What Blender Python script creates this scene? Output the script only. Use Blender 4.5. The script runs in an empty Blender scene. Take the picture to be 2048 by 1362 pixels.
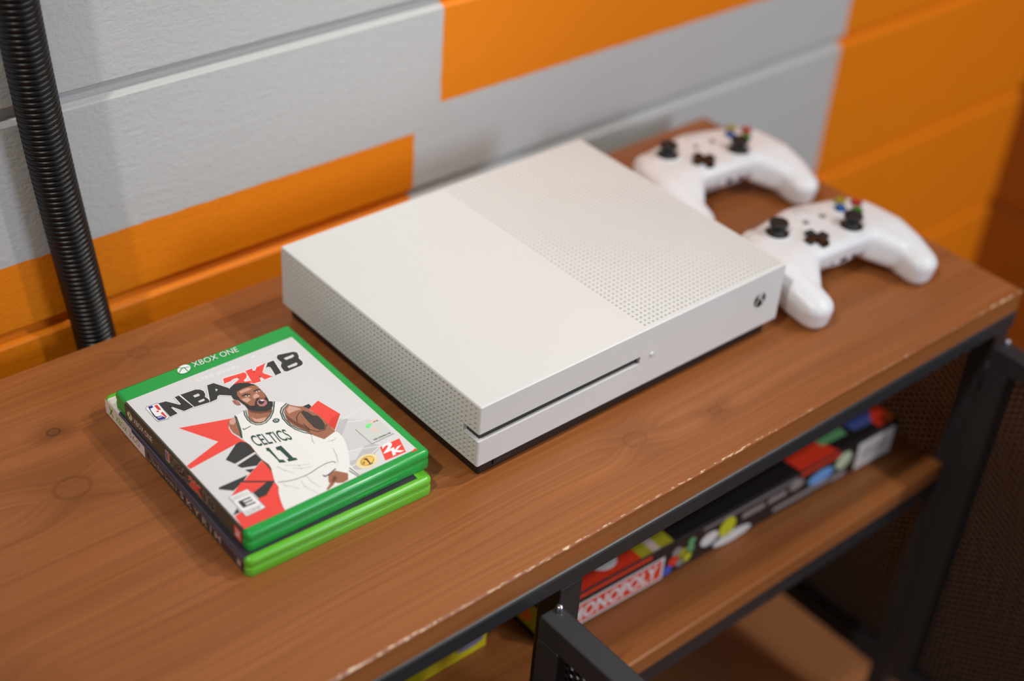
import bpy, bmesh, math, random
from math import sin, cos, pi, radians
from mathutils import Vector, Matrix
from mathutils.bvhtree import BVHTree

random.seed(7)
scene = bpy.context.scene
COL = scene.collection

# ------------------------------------------------------------------ camera
TZ = 0.54                                   # height of the bench top
cam_d = bpy.data.cameras.new('camera'); cam = bpy.data.objects.new('camera', cam_d); COL.objects.link(cam)
cam_d.sensor_width = 36.0; cam_d.lens = 51.37
cam_d.clip_start = 0.05; cam_d.clip_end = 50
AX = Vector((0.7614, -0.6449, 0.0655)); AY = Vector((0.3410, 0.4844, 0.8057)); AZ = Vector((-0.5513, -0.5911, 0.5887))
M = Matrix.Identity(4)
for i in range(3):
    M[i][0] = AX[i]; M[i][1] = AY[i]; M[i][2] = AZ[i]
M[0][3], M[1][3], M[2][3] = -0.4803, -0.5387, 1.1830
cam.matrix_world = M
cam_d.dof.use_dof = True; cam_d.dof.focus_distance = 0.965; cam_d.dof.aperture_fstop = 2.4
scene.camera = cam

# ------------------------------------------------------------------ light
w = bpy.data.worlds.new('room_light'); scene.world = w; w.use_nodes = True
bg = w.node_tree.nodes['Background']; bg.inputs[0].default_value = (0.98, 0.98, 1.0, 1); bg.inputs[1].default_value = 0.18

def spot(name, loc, aim, power, size, color, cone=75, blend=0.9):
    d = bpy.data.lights.new(name, 'SPOT'); d.energy = power; d.shadow_soft_size = size; d.color = color
    d.spot_size = radians(cone); d.spot_blend = blend
    o = bpy.data.objects.new(name, d); COL.objects.link(o); o.location = loc
    o.rotation_euler = (Vector(aim) - Vector(loc)).to_track_quat('-Z', 'Y').to_euler(); return o
def area(name, loc, aim, power, sx, sy, color):
    d = bpy.data.lights.new(name, 'AREA'); d.shape = 'RECTANGLE'; d.size = sx; d.size_y = sy; d.energy = power; d.color = color
    o = bpy.data.objects.new(name, d); COL.objects.link(o); o.location = loc
    o.rotation_euler = (Vector(aim) - Vector(loc)).to_track_quat('-Z', 'Y').to_euler(); return o
WARM = (1.0, 0.968, 0.915)
spot('track_light', (1.50, -0.56, 2.58), (0.72, -0.12, 0.5), 118, 0.045, WARM, 62, 1.0)
spot('track_light', (-1.36, -0.42, 2.56), (0.66, 0.30, 0.6), 94, 0.05, WARM, 56, 1.0)
spot('track_light', (1.15, -1.45, 2.62), (0.6, 0.25, 0.55), 84, 0.06, WARM, 56, 1.0)
area('window_light', (0.95, -2.3, 1.45), (0.3, 0.2, 0.6), 30, 0.9, 0.8, (0.68, 0.81, 1.0))
vs = scene.view_settings
vs.view_transform = 'Standard'; vs.look = 'None'; vs.exposure = 0.08; vs.gamma = 1.0; vs.use_curve_mapping = False

# ------------------------------------------------------------------ helpers
def lin(c):
    return tuple(((v/255)/12.92 if v/255 <= 0.04045 else ((v/255+0.055)/1.055)**2.4) for v in c)
def L4(c): return (*lin(c), 1)
class NT:
    def __init__(s, name):
        s.m = bpy.data.materials.new(name); s.m.use_nodes = True; s.t = s.m.node_tree
        s.b = s.t.nodes['Principled BSDF']
    def n(s, kind, **kw):
        n = s.t.nodes.new(kind)
        for k, v in kw.items(): setattr(n, k, v)
        return n
    def l(s, a, b): s.t.links.new(a, b)
    def val(s, sock, v):
        if hasattr(v, 'node'): s.l(v, sock)
        else: sock.default_value = v
    def math(s, op, a, b=0.0, c=0.0, clamp=False):
        n = s.n('ShaderNodeMath', operation=op); n.use_clamp = clamp
        s.val(n.inputs[0], a); s.val(n.inputs[1], b); s.val(n.inputs[2], c); return n.outputs[0]
    def mix(s, f, a, b):
        n = s.n('ShaderNodeMix', data_type='RGBA'); s.val(n.inputs[0], f); s.val(n.inputs[6], a); s.val(n.inputs[7], b); return n.outputs[2]
    def noise(s, vec, scale, detail=3, rough=0.55, dist=0.0):
        n = s.n('ShaderNodeTexNoise'); s.l(vec, n.inputs['Vector']); n.inputs['Scale'].default_value = scale
        n.inputs['Detail'].default_value = detail; n.inputs['Roughness'].default_value = rough; n.inputs['Distortion'].default_value = dist
        return n.outputs['Fac']
    def step(s, v, a, b):
        n = s.n('ShaderNodeMapRange', interpolation_type='SMOOTHSTEP'); s.val(n.inputs[0], v); n.inputs[1].default_value = a; n.inputs[2].default_value = b
        return n.outputs[0]
    def bump(s, h, strength, dist=0.001):
        n = s.n('ShaderNodeBump'); n.inputs['Strength'].default_value = strength; n.inputs['Distance'].default_value = dist
        s.l(h, n.inputs['Height']); s.l(n.outputs[0], s.b.inputs['Normal'])
    def obj(s): return s.n('ShaderNodeTexCoord').outputs['Object']
    def map(s, vec, sc, loc=(0, 0, 0), rot=(0, 0, 0)):
        n = s.n('ShaderNodeMapping'); s.l(vec, n.inputs[0]); n.inputs['Scale'].default_value = sc; n.inputs['Location'].default_value = loc; n.inputs['Rotation'].default_value = rot
        return n.outputs[0]
def plain(name, rgb, rough=0.5, spec=0.5, metal=0.0, coat=0.0, noise=0.0, nscale=200, bump=0.0, sss=0.0, trans=0.0):
    N = NT(name); b = N.b; b.inputs['Base Color'].default_value = L4(rgb); b.inputs['Roughness'].default_value = rough
    b.inputs['Specular IOR Level'].default_value = spec; b.inputs['Metallic'].default_value = metal; b.inputs['Coat Weight'].default_value = coat; b.inputs['Coat Roughness'].default_value = 0.15
    if noise or bump:
        v = N.obj(); f = N.noise(v, nscale, 4)
        if noise:
            c = lin(rgb); N.l(N.mix(f, (*[max(0, x*(1-noise)) for x in c], 1), (*[min(1, x*(1+noise)) for x in c], 1)), b.inputs['Base Color'])
        if bump: N.bump(f, bump, 0.0006)
    if sss:
        b.inputs['Subsurface Weight'].default_value = sss; b.inputs['Subsurface Radius'].default_value = (0.002, 0.004, 0.002); b.inputs['Subsurface Scale'].default_value = 1.0
    if trans: b.inputs['Transmission Weight'].default_value = trans
    return N.m

def link(name, data, parent=None):
    o = bpy.data.objects.new(name, data); COL.objects.link(o); o.parent = parent; return o
def tag(o, label=None, cat=None, group=None, kind=None):
    if label: o['label'] = label
    if cat: o['category'] = cat
    if group: o['group'] = group
    if kind: o['kind'] = kind
    return o
def empty(name, loc, rz=0.0):
    o = link(name, None); o.location = loc; o.rotation_euler = (0, 0, rz); o.empty_display_size = 0.05; return o
class MB:
    """collects polygons of one mesh object"""
    def __init__(s): s.v = []; s.f = []; s.m = []; s.s = []
    def add(s, verts, faces, mat=0, smooth=False):
        o = len(s.v); s.v += [tuple(p) for p in verts]; s.f += [tuple(i+o for i in f) for f in faces]; s.m += [mat]*len(faces); s.s += [smooth]*len(faces); return s
    def quad(s, a, b, c, d, mat=0): return s.add([a, b, c, d], [(0, 1, 2, 3)], mat)
    def box(s, x0, x1, y0, y1, z0, z1, b=0.0, mat=0):
        if b <= 0:
            v = [(x0,y0,z0),(x1,y0,z0),(x1,y1,z0),(x0,y1,z0),(x0,y0,z1),(x1,y0,z1),(x1,y1,z1),(x0,y1,z1)]
            return s.add(v, [(3,2,1,0),(4,5,6,7),(0,1,5,4),(1,2,6,5),(2,3,7,6),(3,0,4,7)], mat)
        bm = bmesh.new(); bmesh.ops.create_cube(bm, size=1)
        for q in bm.verts: q.co = ((x0+x1)/2+q.co.x*(x1-x0), (y0+y1)/2+q.co.y*(y1-y0), (z0+z1)/2+q.co.z*(z1-z0))
        bmesh.ops.bevel(bm, geom=bm.edges[:], offset=b, segments=2, profile=0.5, affect='EDGES', clamp_overlap=True)
        return s.bm(bm, mat)
    def bm(s, bm, mat=0, smooth=False):
        bm.verts.index_update(); s.add([q.co for q in bm.verts], [[q.index for q in f.verts] for f in bm.faces], mat, smooth); bm.free(); return s
    def lathe(s, prof, n=28, c=(0, 0, 0), mat=0, smooth=True):
        v = []; f = []
        for r, z in prof:
            for k in range(n): v.append((c[0]+r*cos(2*pi*k/n), c[1]+r*sin(2*pi*k/n), c[2]+z))
        for i in range(len(prof)-1):
            for k in range(n): f.append((i*n+k, i*n+(k+1) % n, (i+1)*n+(k+1) % n, (i+1)*n+k))
        f.append(tuple(range(n))[::-1]); f.append(tuple((len(prof)-1)*n+k for k in range(n)))
        return s.add(v, f, mat, smooth)
    def build(s, name, mats, parent=None, loc=None):
        me = bpy.data.meshes.new(name); me.from_pydata(s.v, [], s.f)
        for m in (mats if isinstance(mats, (list, tuple)) else [mats]): me.materials.append(m)
        me.polygons.foreach_set('material_index', s.m); me.polygons.foreach_set('use_smooth', s.s); me.update()
        o = link(name, me, parent)
        if loc: o.location = loc
        return o

_tc = {}
def text_mesh(txt, bold=0.0):
    """outline of a word as triangles in a 0..1 box (built-in font)"""
    k = (txt, bold)
    if k in _tc: return _tc[k]
    cu = bpy.data.curves.new('t', 'FONT'); cu.body = txt; cu.size = 1; cu.offset = bold; cu.resolution_u = 3; cu.fill_mode = 'FRONT'
    o = bpy.data.objects.new('t', cu); COL.objects.link(o)
    dg = bpy.context.evaluated_depsgraph_get(); me = o.evaluated_get(dg).to_mesh()
    V = [(q.co.x, q.co.y) for q in me.vertices]; F = [tuple(p.vertices) for p in me.polygons]
    o.evaluated_get(dg).to_mesh_clear(); bpy.data.objects.remove(o); bpy.data.curves.remove(cu)
    x0 = min(p[0] for p in V); x1 = max(p[0] for p in V); y0 = min(p[1] for p in V); y1 = max(p[1] for p in V)
    V = [((p[0]-x0)/(x1-x0), (p[1]-y0)/(y1-y0)) for p in V]
    _tc[k] = (V, F); return _tc[k]

class Print:
    """flat print: layers of coloured shapes, local coords in millimetres, mapped by fn(u, v, h)"""
    def __init__(s, pal, fn, step=0.000016): s.mb = MB(); s.pal = pal; s.names = list(pal); s.fn = fn; s.st = step
    def mi(s, n): return s.names.index(n)
    def poly(s, layer, mat, pts):
        a = sum(pts[i][0]*pts[(i+1) % len(pts)][1]-pts[(i+1) % len(pts)][0]*pts[i][1] for i in range(len(pts)))
        if a < 0: pts = pts[::-1]
        s.mb.add([s.fn(u, v, layer*s.st) for u, v in pts], [tuple(range(len(pts)))], s.mi(mat)); return s
    def rect(s, layer, mat, u0, u1, v0, v1): return s.poly(layer, mat, [(u0, v0), (u1, v0), (u1, v1), (u0, v1)])
    def ell(s, layer, mat, u, v, a, b, n=20, rot=0.0): return s.poly(layer, mat, [(u+a*cos(2*pi*k/n)*cos(rot)-b*sin(2*pi*k/n)*sin(rot), v+a*cos(2*pi*k/n)*sin(rot)+b*sin(2*pi*k/n)*cos(rot)) for k in range(n)])
    def line(s, layer, mat, wd, pts):
        for (a, b), (c, d) in zip(pts, pts[1:]):
            l = math.hypot(c-a, d-b) or 1; e = 0.3*wd if wd < 1.2 else 0.0; dx, dy = (c-a)/l, (d-b)/l; nx, ny = -dy*wd/2, dx*wd/2
            a2, b2, c2, d2 = a-dx*e, b-dy*e, c+dx*e, d+dy*e
            s.poly(layer, mat, [(a2+nx, b2+ny), (a2-nx, b2-ny), (c2-nx, d2-ny), (c2+nx, d2+ny)])
        return s
    def text(s, layer, mat, txt, p, bold=0.0):
        V, F = text_mesh(txt, bold); (x0, y0), (x1, y1), (x2, y2) = p
        s.mb.add([s.fn(x0+a*(x1-x0)+b*(x2-x0), y0+a*(y1-y0)+b*(y2-y0), layer*s.st) for a, b in V], F, s.mi(mat)); return s
    def build(s, name, parent): return s.mb.build(name, [s.pal[n] for n in s.names], parent)

# ------------------------------------------------------------------ setting materials
def wall_paint():
    N = NT('painted_shiplap'); v = N.obj(); sp = N.n('ShaderNodeSeparateXYZ'); N.l(v, sp.inputs[0]); x, y, z = sp.outputs
    wob = N.math('MULTIPLY', N.math('SUBTRACT', N.noise(v, 60, 2), 0.5), 0.0022)
    xx = N.math('ADD', x, wob); zz = N.math('ADD', z, wob)
    def lt(a, t): return N.math('LESS_THAN', a, t)
    def gt(a, t): return N.math('GREATER_THAN', a, t)
    r1 = N.math('MULTIPLY', lt(xx, 0.1865), lt(zz, 0.6015))
    r2 = N.math('MULTIPLY', N.math('MULTIPLY', gt(xx, 0.2125), gt(zz, 0.6225)), lt(zz, 0.90))
    r3 = N.math('MULTIPLY', gt(xx, 0.764), lt(zz, 0.90))
    r4 = N.math('MULTIPLY', lt(xx, -0.45), gt(zz, 0.90))
    m = N.math('MAXIMUM', N.math('MAXIMUM', r1, r2), N.math('MAXIMUM', r3, r4))
    f = N.noise(v, 9, 4)
    grey = N.mix(f, L4((192, 192, 189)), L4((200, 200, 197)))
    orange = N.mix(f, L4((236, 130, 6)), L4((241, 135, 9)))
    N.l(N.mix(m, grey, orange), N.b.inputs['Base Color']); N.b.inputs['Roughness'].default_value = 0.55; N.b.inputs['Specular IOR Level'].default_value = 0.35
    st = N.map(v, (9, 1, 60)); h = N.math('ADD', N.math('MULTIPLY', N.noise(st, 5, 4, 0.6), 0.45), N.math('MULTIPLY', N.noise(v, 300, 3), 0.7))
    N.bump(h, 0.5, 0.0014); return N.m
KNOTS = [(-0.2118, 0.1479, 0.0095, 1.0), (-0.1967, 0.205, 0.0035, 1.8), (0.117, -0.0303, 0.007, 0.8), (0.1865, -0.041, 0.004, 0.9), (-0.108, 0.252, 0.006, 0.9), (-0.33, 0.02, 0.009, 1.0)]
def wood(name, knots=KNOTS, gain=1.0):
    N = NT(name); v = N.obj(); sp = N.n('ShaderNodeSeparateXYZ'); N.l(v, sp.inputs[0]); x, y, z = sp.outputs
    yy = N.math('ADD', y, N.math('MULTIPLY', z, 0.7)); dark = None; ring = None
    low = N.noise(N.map(v, (2.2, 6, 1)), 1.0, 2)
    yy = N.math('ADD', yy, N.math('MULTIPLY', N.math('SUBTRACT', low, 0.5), 0.03))
    for kx, ky, kr, ks in knots:
        dx = N.math('MULTIPLY', N.math('SUBTRACT', x, kx), 0.80); dy = N.math('SUBTRACT', y, ky)
        d = N.math('SQRT', N.math('ADD', N.math('MULTIPLY', dx, dx), N.math('MULTIPLY', dy, dy)))
        far = N.math('SUBTRACT', 1.0, N.step(d, kr*0.4, kr*5.5))
        yy = N.math('ADD', yy, N.math('MULTIPLY', N.math('MULTIPLY', far, far), N.math('MULTIPLY', N.math('SIGN', dy), kr*1.5)))
        core = N.math('MULTIPLY', N.math('SUBTRACT', 1.0, N.step(d, kr*0.75, kr*1.1)), 0.30*ks)
        rim = N.math('MULTIPLY', N.math('SUBTRACT', 1.0, N.step(N.math('ABSOLUTE', N.math('SUBTRACT', d, kr)), 0.0, kr*0.45)), 0.46*ks)
        halo = N.math('MULTIPLY', far, 0.24*ks)
        t = N.math('MAXIMUM', N.math('MAXIMUM', core, rim), halo); dark = t if dark is None else N.math('MAXIMUM', dark, t)
    cv = N.n('ShaderNodeCombineXYZ'); N.l(N.math('MULTIPLY', x, 1.6), cv.inputs[0]); N.l(N.math('MULTIPLY', yy, 42.0), cv.inputs[1]); N.l(z, cv.inputs[2])
    g1 = N.noise(cv.outputs[0], 1.4, 4, 0.6, 0.25)
    cv2 = N.n('ShaderNodeCombineXYZ'); N.l(N.math('MULTIPLY', x, 3.5), cv2.inputs[0]); N.l(N.math('MULTIPLY', yy, 430.0), cv2.inputs[1]); N.l(z, cv2.inputs[2])
    g2 = N.noise(cv2.outputs[0], 1.0, 3, 0.6)
    cv3 = N.n('ShaderNodeCombineXYZ'); N.l(N.math('MULTIPLY', x, 2.5), cv3.inputs[0]); N.l(N.math('MULTIPLY', yy, 150.0), cv3.inputs[1]); N.l(z, cv3.inputs[2])
    g3 = N.noise(cv3.outputs[0], 1.0, 3, 0.6)
    a, b, c = [tuple(q*gain for q in lin(k)) for k in ((153, 91, 45), (165, 101, 54), (112, 62, 28))]
    col = N.mix(N.step(g1, 0.32, 0.68), (*a, 1), (*b, 1))
    col = N.mix(N.math('MULTIPLY', N.step(g3, 0.42, 0.70), 0.20), col, (*c, 1))
    col = N.mix(N.math('MULTIPLY', N.step(g2, 0.36, 0.66), 0.32), col, (*c, 1))
    if dark is not None: col = N.mix(N.math('MINIMUM', dark, 0.85), col, L4((70, 34, 15)))
    N.l(col, N.b.inputs['Base Color']); N.b.inputs['Roughness'].default_value = 0.40; N.b.inputs['Specular IOR Level'].default_value = 0.4
    N.bump(g2, 0.22, 0.0005); return N.m
def worn():
    N = NT('worn_glint_edge'); v = N.obj(); f = N.noise(N.map(v, (1, 4, 4)), 180, 3); g = N.noise(v, 6, 2)
    t = N.math('MULTIPLY', N.step(f, 0.53, 0.60), N.step(g, 0.38, 0.6))
    N.l(N.mix(t, L4((150, 90, 52)), L4((235, 205, 165))), N.b.inputs['Base Color']); N.b.inputs['Roughness'].default_value = 0.3; return N.m  # pale spots: worn chips, with their glints painted in
MAT = {}
MAT['wall'] = wall_paint(); MAT['wood'] = wood('stained_pine'); MAT['shelfwood'] = wood('stained_pine_shelf', KNOTS[:0]); MAT['worn'] = worn()
def floor_mat():
    N = NT('woven_floor'); v = N.obj(); a = N.n('ShaderNodeTexChecker'); N.l(N.map(v, (1, 1, 1), rot=(0, 0, 0.5)), a.inputs[0]); a.inputs['Scale'].default_value = 120
    f = N.noise(v, 160, 3)
    N.l(N.mix(N.math('MULTIPLY', N.math('ADD', f, a.outputs['Fac']), 0.5), L4((112, 68, 34)), L4((172, 112, 60))), N.b.inputs['Base Color']); N.b.inputs['Roughness'].default_value = 0.7
    N.bump(a.outputs['Fac'], 0.4, 0.001); return N.m
MAT['floor'] = floor_mat()
MAT['black_metal'] = plain('black_powder_coat', (44, 44, 46), 0.42, 0.5, noise=0.25, nscale=900, bump=0.15)
MAT['mesh'] = plain('black_wire', (26, 26, 28), 0.45, 0.5, noise=0.1)

# ------------------------------------------------------------------ room
WY = 0.315                                  # face of the boarded wall behind the bench
tag(MB().box(-2.2, 1.19, -3.2, WY+0.02, -0.03, 0.0).build('floor', MAT['floor']), kind='structure')
wall = tag(empty('wall_back', (0, 0, 0)), kind='structure')
PITCH = 0.172; Z0 = 0.7195-4*PITCH
def board(x0, x1, zb, zt, face=WY):
    """one shiplap board: flat face, small ledge on top, recessed tongue above"""
    p = [(face+0.024, zb+0.004), (face+0.0105, zb+0.0005), (face+0.0012, zb), (face, zb+0.0012), (face, zt-0.0132), (face+0.0010, zt-0.0122), (face+0.0066, zt-0.0096), (face+0.0070, zt-0.0092), (face+0.0070, zt+0.002), (face+0.024, zt+0.002)]
    n = len(p); mb = MB(); mb.add([(x, y, z) for x in (x0, x1) for y, z in p], [(i, i+1, n+i+1, n+i) for i in range(n-1)]+[tuple(range(n))[::-1], tuple(range(n, 2*n))]); return mb
for k in range(-1, 12):
    zb, zt = Z0+k*PITCH, Z0+(k+1)*PITCH
    if k == -1: zb = max(zb, 0.0)
    board(-2.2, 1.225, max(zb, 0.0), zt).build('plank', MAT['wall'], wall)
wr = tag(empty('wall_right', (0, 0, 0)), kind='structure')
MAT['wall_orange_shaded'] = plain('shaded_orange_paint', (150, 82, 14), 0.6, 0.3, noise=0.06, nscale=9, bump=0.2)  # the orange paint darkened to stand for a wall in dim light
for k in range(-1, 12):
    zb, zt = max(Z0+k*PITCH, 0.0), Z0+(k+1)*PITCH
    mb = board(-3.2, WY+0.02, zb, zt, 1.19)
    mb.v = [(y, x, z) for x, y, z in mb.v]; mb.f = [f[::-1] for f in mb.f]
    mb.build('plank', MAT['wall_orange_shaded'], wr)

# ------------------------------------------------------------------ bench
XR, YF, YB = 0.5108, -0.0818, 0.2776
bench = tag(empty('tv_bench', (0, 0, 0)), 'low brown wooden bench on a black metal frame, mesh doors standing open', 'tv bench')
XL = XR-1.5
mb = MB(); e = 0.0012; T0 = TZ-0.0195
# slab: top, sides, bottom with a thin worn chamfer along the front top edge
mb.quad((XL, YF+e, TZ), (XR-e, YF+e, TZ), (XR-e, YB, TZ), (XL, YB, TZ))
mb.quad((XL, YF, T0), (XR, YF, T0), (XR, YF, TZ-e), (XL, YF, TZ-e))
mb.quad((XR, YF, T0), (XR, YB, T0), (XR, YB, TZ-e), (XR, YF, TZ-e)); mb.quad((XR, YF, TZ-e), (XR, YB, TZ-e), (XR-e, YB, TZ), (XR-e, YF+e, TZ))
mb.quad((XR, YB, T0), (XL, YB, T0), (XL, YB, TZ), (XR-e, YB, TZ)); mb.quad((XL, YB, T0), (XL, YF, T0), (XL, YF, TZ-e), (XL, YB, TZ)); mb.quad((XL, YF, T0), (XL, YB, T0), (XR, YB, T0), (XR, YF, T0))
slab = mb.build('bench_top', MAT['wood'], bench)
MB().quad((XL, YF, TZ-e), (XR, YF, TZ-e), (XR-e, YF+e, TZ), (XL, YF+e, TZ)).build('worn_glint_edge', MAT['worn'], slab)['label'] = 'pale chipped front edge with painted glints'
BM = MAT['black_metal']
def bar(name, parent, *a, b=0.0012): return MB().box(*a, b=b).build(name, BM, parent)
R0 = T0-0.0155
bar('front_rail', bench, XL, XR, YF-0.0018, YF+0.020, R0, T0, b=0.002)
bar('back_rail', bench, XL, XR, YB-0.02, YB, R0, T0)
PX = [0.0075, XR-0.5*2+0.0075+0.0, XL]
for x in (XR-0.021, 0.0065, -0.4935, XL):
    bar('leg', bench, x, x+0.020, YF+0.0002, YF+0.0202, 0.0, R0-0.0025)
    bar('leg', bench, x, x+0.020, YB-0.0202, YB-0.0002, 0.0, R0)
    bar('side_rail', bench, x, x+0.020, YF+0.0206, YB-0.0206, 0.085, 0.107)
    bar('side_rail', bench, x, x+0.020, YF+0.0206, YB-0.0206, R0-0.020, R0-0.0005)
SZ = 0.357
shelf = MB().box(-0.470, 0.4885, YF+0.010, YB-0.024, SZ-0.018, SZ, b=0.0015).build('shelf', MAT['shelfwood'], bench)
bar('shelf_rail', bench, -0.473, 0.4895, YF+0.0125, YF+0.0305, SZ-0.040, SZ-0.0185)
bar('shelf_rail', bench, -0.473, 0.4895, YB-0.042, YB-0.024, SZ-0.040, SZ-0.0185)
def lattice(y0, y1, z0, z1, x, pw=0.0110, ph=0.0066, t=0.0013):
    """expanded-metal sheet in the plane x = const: square strands of diamonds"""
    mb = MB(); ny = int((y1-y0)/pw); nz = int((z1-z0)/ph); ay = (y1-y0)/ny/2; az = (z1-z0)/nz/2
    for i in range(2*ny):
        for j in range(2*nz):
            if (i+j) % 2 == 0: p, q = (y0+i*ay, z0+j*az), (y0+(i+1)*ay, z0+(j+1)*az)
            else: p, q = (y0+i*ay, z0+(j+1)*az), (y0+(i+1)*ay, z0+j*az)
            dx, dz = q[0]-p[0], q[1]-p[1]; l = math.hypot(dx, dz); n0, n1 = -dz/l*t, dx/l*t
            v = [(x+sx*t*0.8, c[0]+s*n0, c[1]+s*n1) for c in (p, q) for sx, s in ((-1, -1), (1, -1), (1, 1), (-1, 1))]
            mb.add(v, [(0, 1, 5, 4), (1, 2, 6, 5), (2, 3, 7, 6), (3, 0, 4, 7)])
    return mb
lattice(YF+0.020, YB-0.020, 0.107, R0-0.020, XR-0.011).build('side_mesh', MAT['mesh'], bench)['kind'] = 'stuff'
def door(x0, label):
    """door swung out square to the bench: lies in a plane x = const, from the hinge towards the room"""
    d = link('cabinet_door', None, bench); d['label'] = label
    y1 = YF-0.006; y0 = y1-0.242; z0, z1 = 0.098, R0-0.0050; tk = 0.0175
    bar('door_rail', d, x0, x0+tk, y0, y1, z1-0.020, z1, b=0.0015); bar('door_rail', d, x0, x0+tk, y0, y1, z0, z0+0.020)
    bar('door_stile', d, x0, x0+tk, y0, y0+0.020, z0+0.0202, z1-0.0202); bar('door_stile', d, x0, x0+tk, y1-0.020, y1, z0+0.0202, z1-0.0202)
    lattice(y0+0.020, y1-0.020, z0+0.020, z1-0.020, x0+0.010).build('mesh_panel', MAT['mesh'], d)['kind'] = 'stuff'
    for z in (z0+0.05, z1-0.05):
        h = MB(); h.lathe([(0.003, 0), (0.003, 0.03)], 12); h.v = [(x0+tk/2+a, y1+0.003+b, z+c) for a, b, c in h.v]; h.build('hinge', BM, d)
    pin = MB(); pin.lathe([(0.0028, -0.002), (0.0028, 0.003), (0.0018, 0.0042)], 14, (x0+0.0135, y1-0.004, z1)); pin.build('hinge_pin', MAT.setdefault('steel', plain('bright_steel', (190, 192, 196), 0.25, metal=1.0)), d)
    return d
door(-0.0170, 'mesh door hinged at the middle post'); door(0.4780, 'mesh door hinged at the right end leg')

# ------------------------------------------------------------------ conduit behind the bench
MAT['conduit'] = plain('black_corrugated_plastic', (9, 9, 9), 0.33, 0.4, noise=0.1, nscale=60)
def conduit():
    zs = [(0.0, -0.088), (0.25, -0.100), (0.45, -0.1125), (0.53, -0.1190), (0.589, -0.1258), (0.6855, -0.1362), (0.785, -0.1434), (0.95, -0.150), (1.6, -0.156)]
    def cx(z):
        for (a, b), (c, d) in zip(zs, zs[1:]):
            if z <= c:
                t = (z-a)/(c-a); return b+(d-b)*t
        return zs[-1][1]
    def sm(z): return sum(cx(min(1.6, max(0, z+k*0.012))) for k in (-3, -2, -1, 0, 1, 2, 3))/7
    pitch = 0.0040; prof = ((0.0, 0.0124), (0.12, 0.0143), (0.28, 0.0148), (0.62, 0.0148), (0.80, 0.0143), (0.92, 0.0124)); n = 26; rings = []
    z = 0.0
    while z < 1.5:
        for t, r in prof: rings.append((z+t*pitch, r))
        z += pitch
    v = []; f = []
    for z, r in rings:
        x = sm(z); tilt = (sm(z+0.01)-sm(z-0.01))/0.02
        for k in range(n):
            a = 2*pi*k/n; v.append((x+r*cos(a), 0.2972+r*sin(a), z-r*cos(a)*tilt if z > 0.02 else z))
    for i in range(len(rings)-1):
        for k in range(n): f.append((i*n+k, i*n+(k+1) % n, (i+1)*n+(k+1) % n, (i+1)*n+k))
    f.append(tuple(range(n))[::-1]); f.append(tuple((len(rings)-1)*n+k for k in range(n)))
    mb = MB(); mb.add(v, f, 0, True); return mb.build('corrugated_conduit', MAT['conduit'])
tag(conduit(), 'black corrugated plastic conduit running up the wall behind the bench', 'conduit')

# ------------------------------------------------------------------ console
def white_plastic(name, rgb, rough):
    N = NT(name); v = N.obj(); f = N.noise(v, 14, 4); s = N.n('ShaderNodeTexVoronoi'); N.l(v, s.inputs['Vector']); s.inputs['Scale'].default_value = 70
    spk = N.math('MULTIPLY', N.math('LESS_THAN', s.outputs['Distance'], 0.032), N.math('GREATER_THAN', N.noise(v, 23, 2), 0.56))
    c = lin(rgb); base = N.mix(f, (*[q*0.96 for q in c], 1), (*c, 1))
    N.l(N.mix(N.math('MULTIPLY', spk, 0.5), base, L4((120, 105, 85))), N.b.inputs['Base Color']); N.b.inputs['Roughness'].default_value = rough
    N.bump(N.noise(v, 1800, 2), 0.06, 0.0003); return N.m
MAT['shell'] = white_plastic('matte_white_plastic', (220, 220, 217), 0.45)
MAT['black_plastic'] = plain('black_plastic', (20, 20, 21), 0.38, 0.5, noise=0.1)
MAT['deboss'] = plain('pale_grey_lettering', (222, 222, 219), 0.5)
MAT['hole'] = plain('shaded_hole_floor', (132, 130, 125), 0.7)  # hole floors greyed, painting in the shade inside the vents
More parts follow.
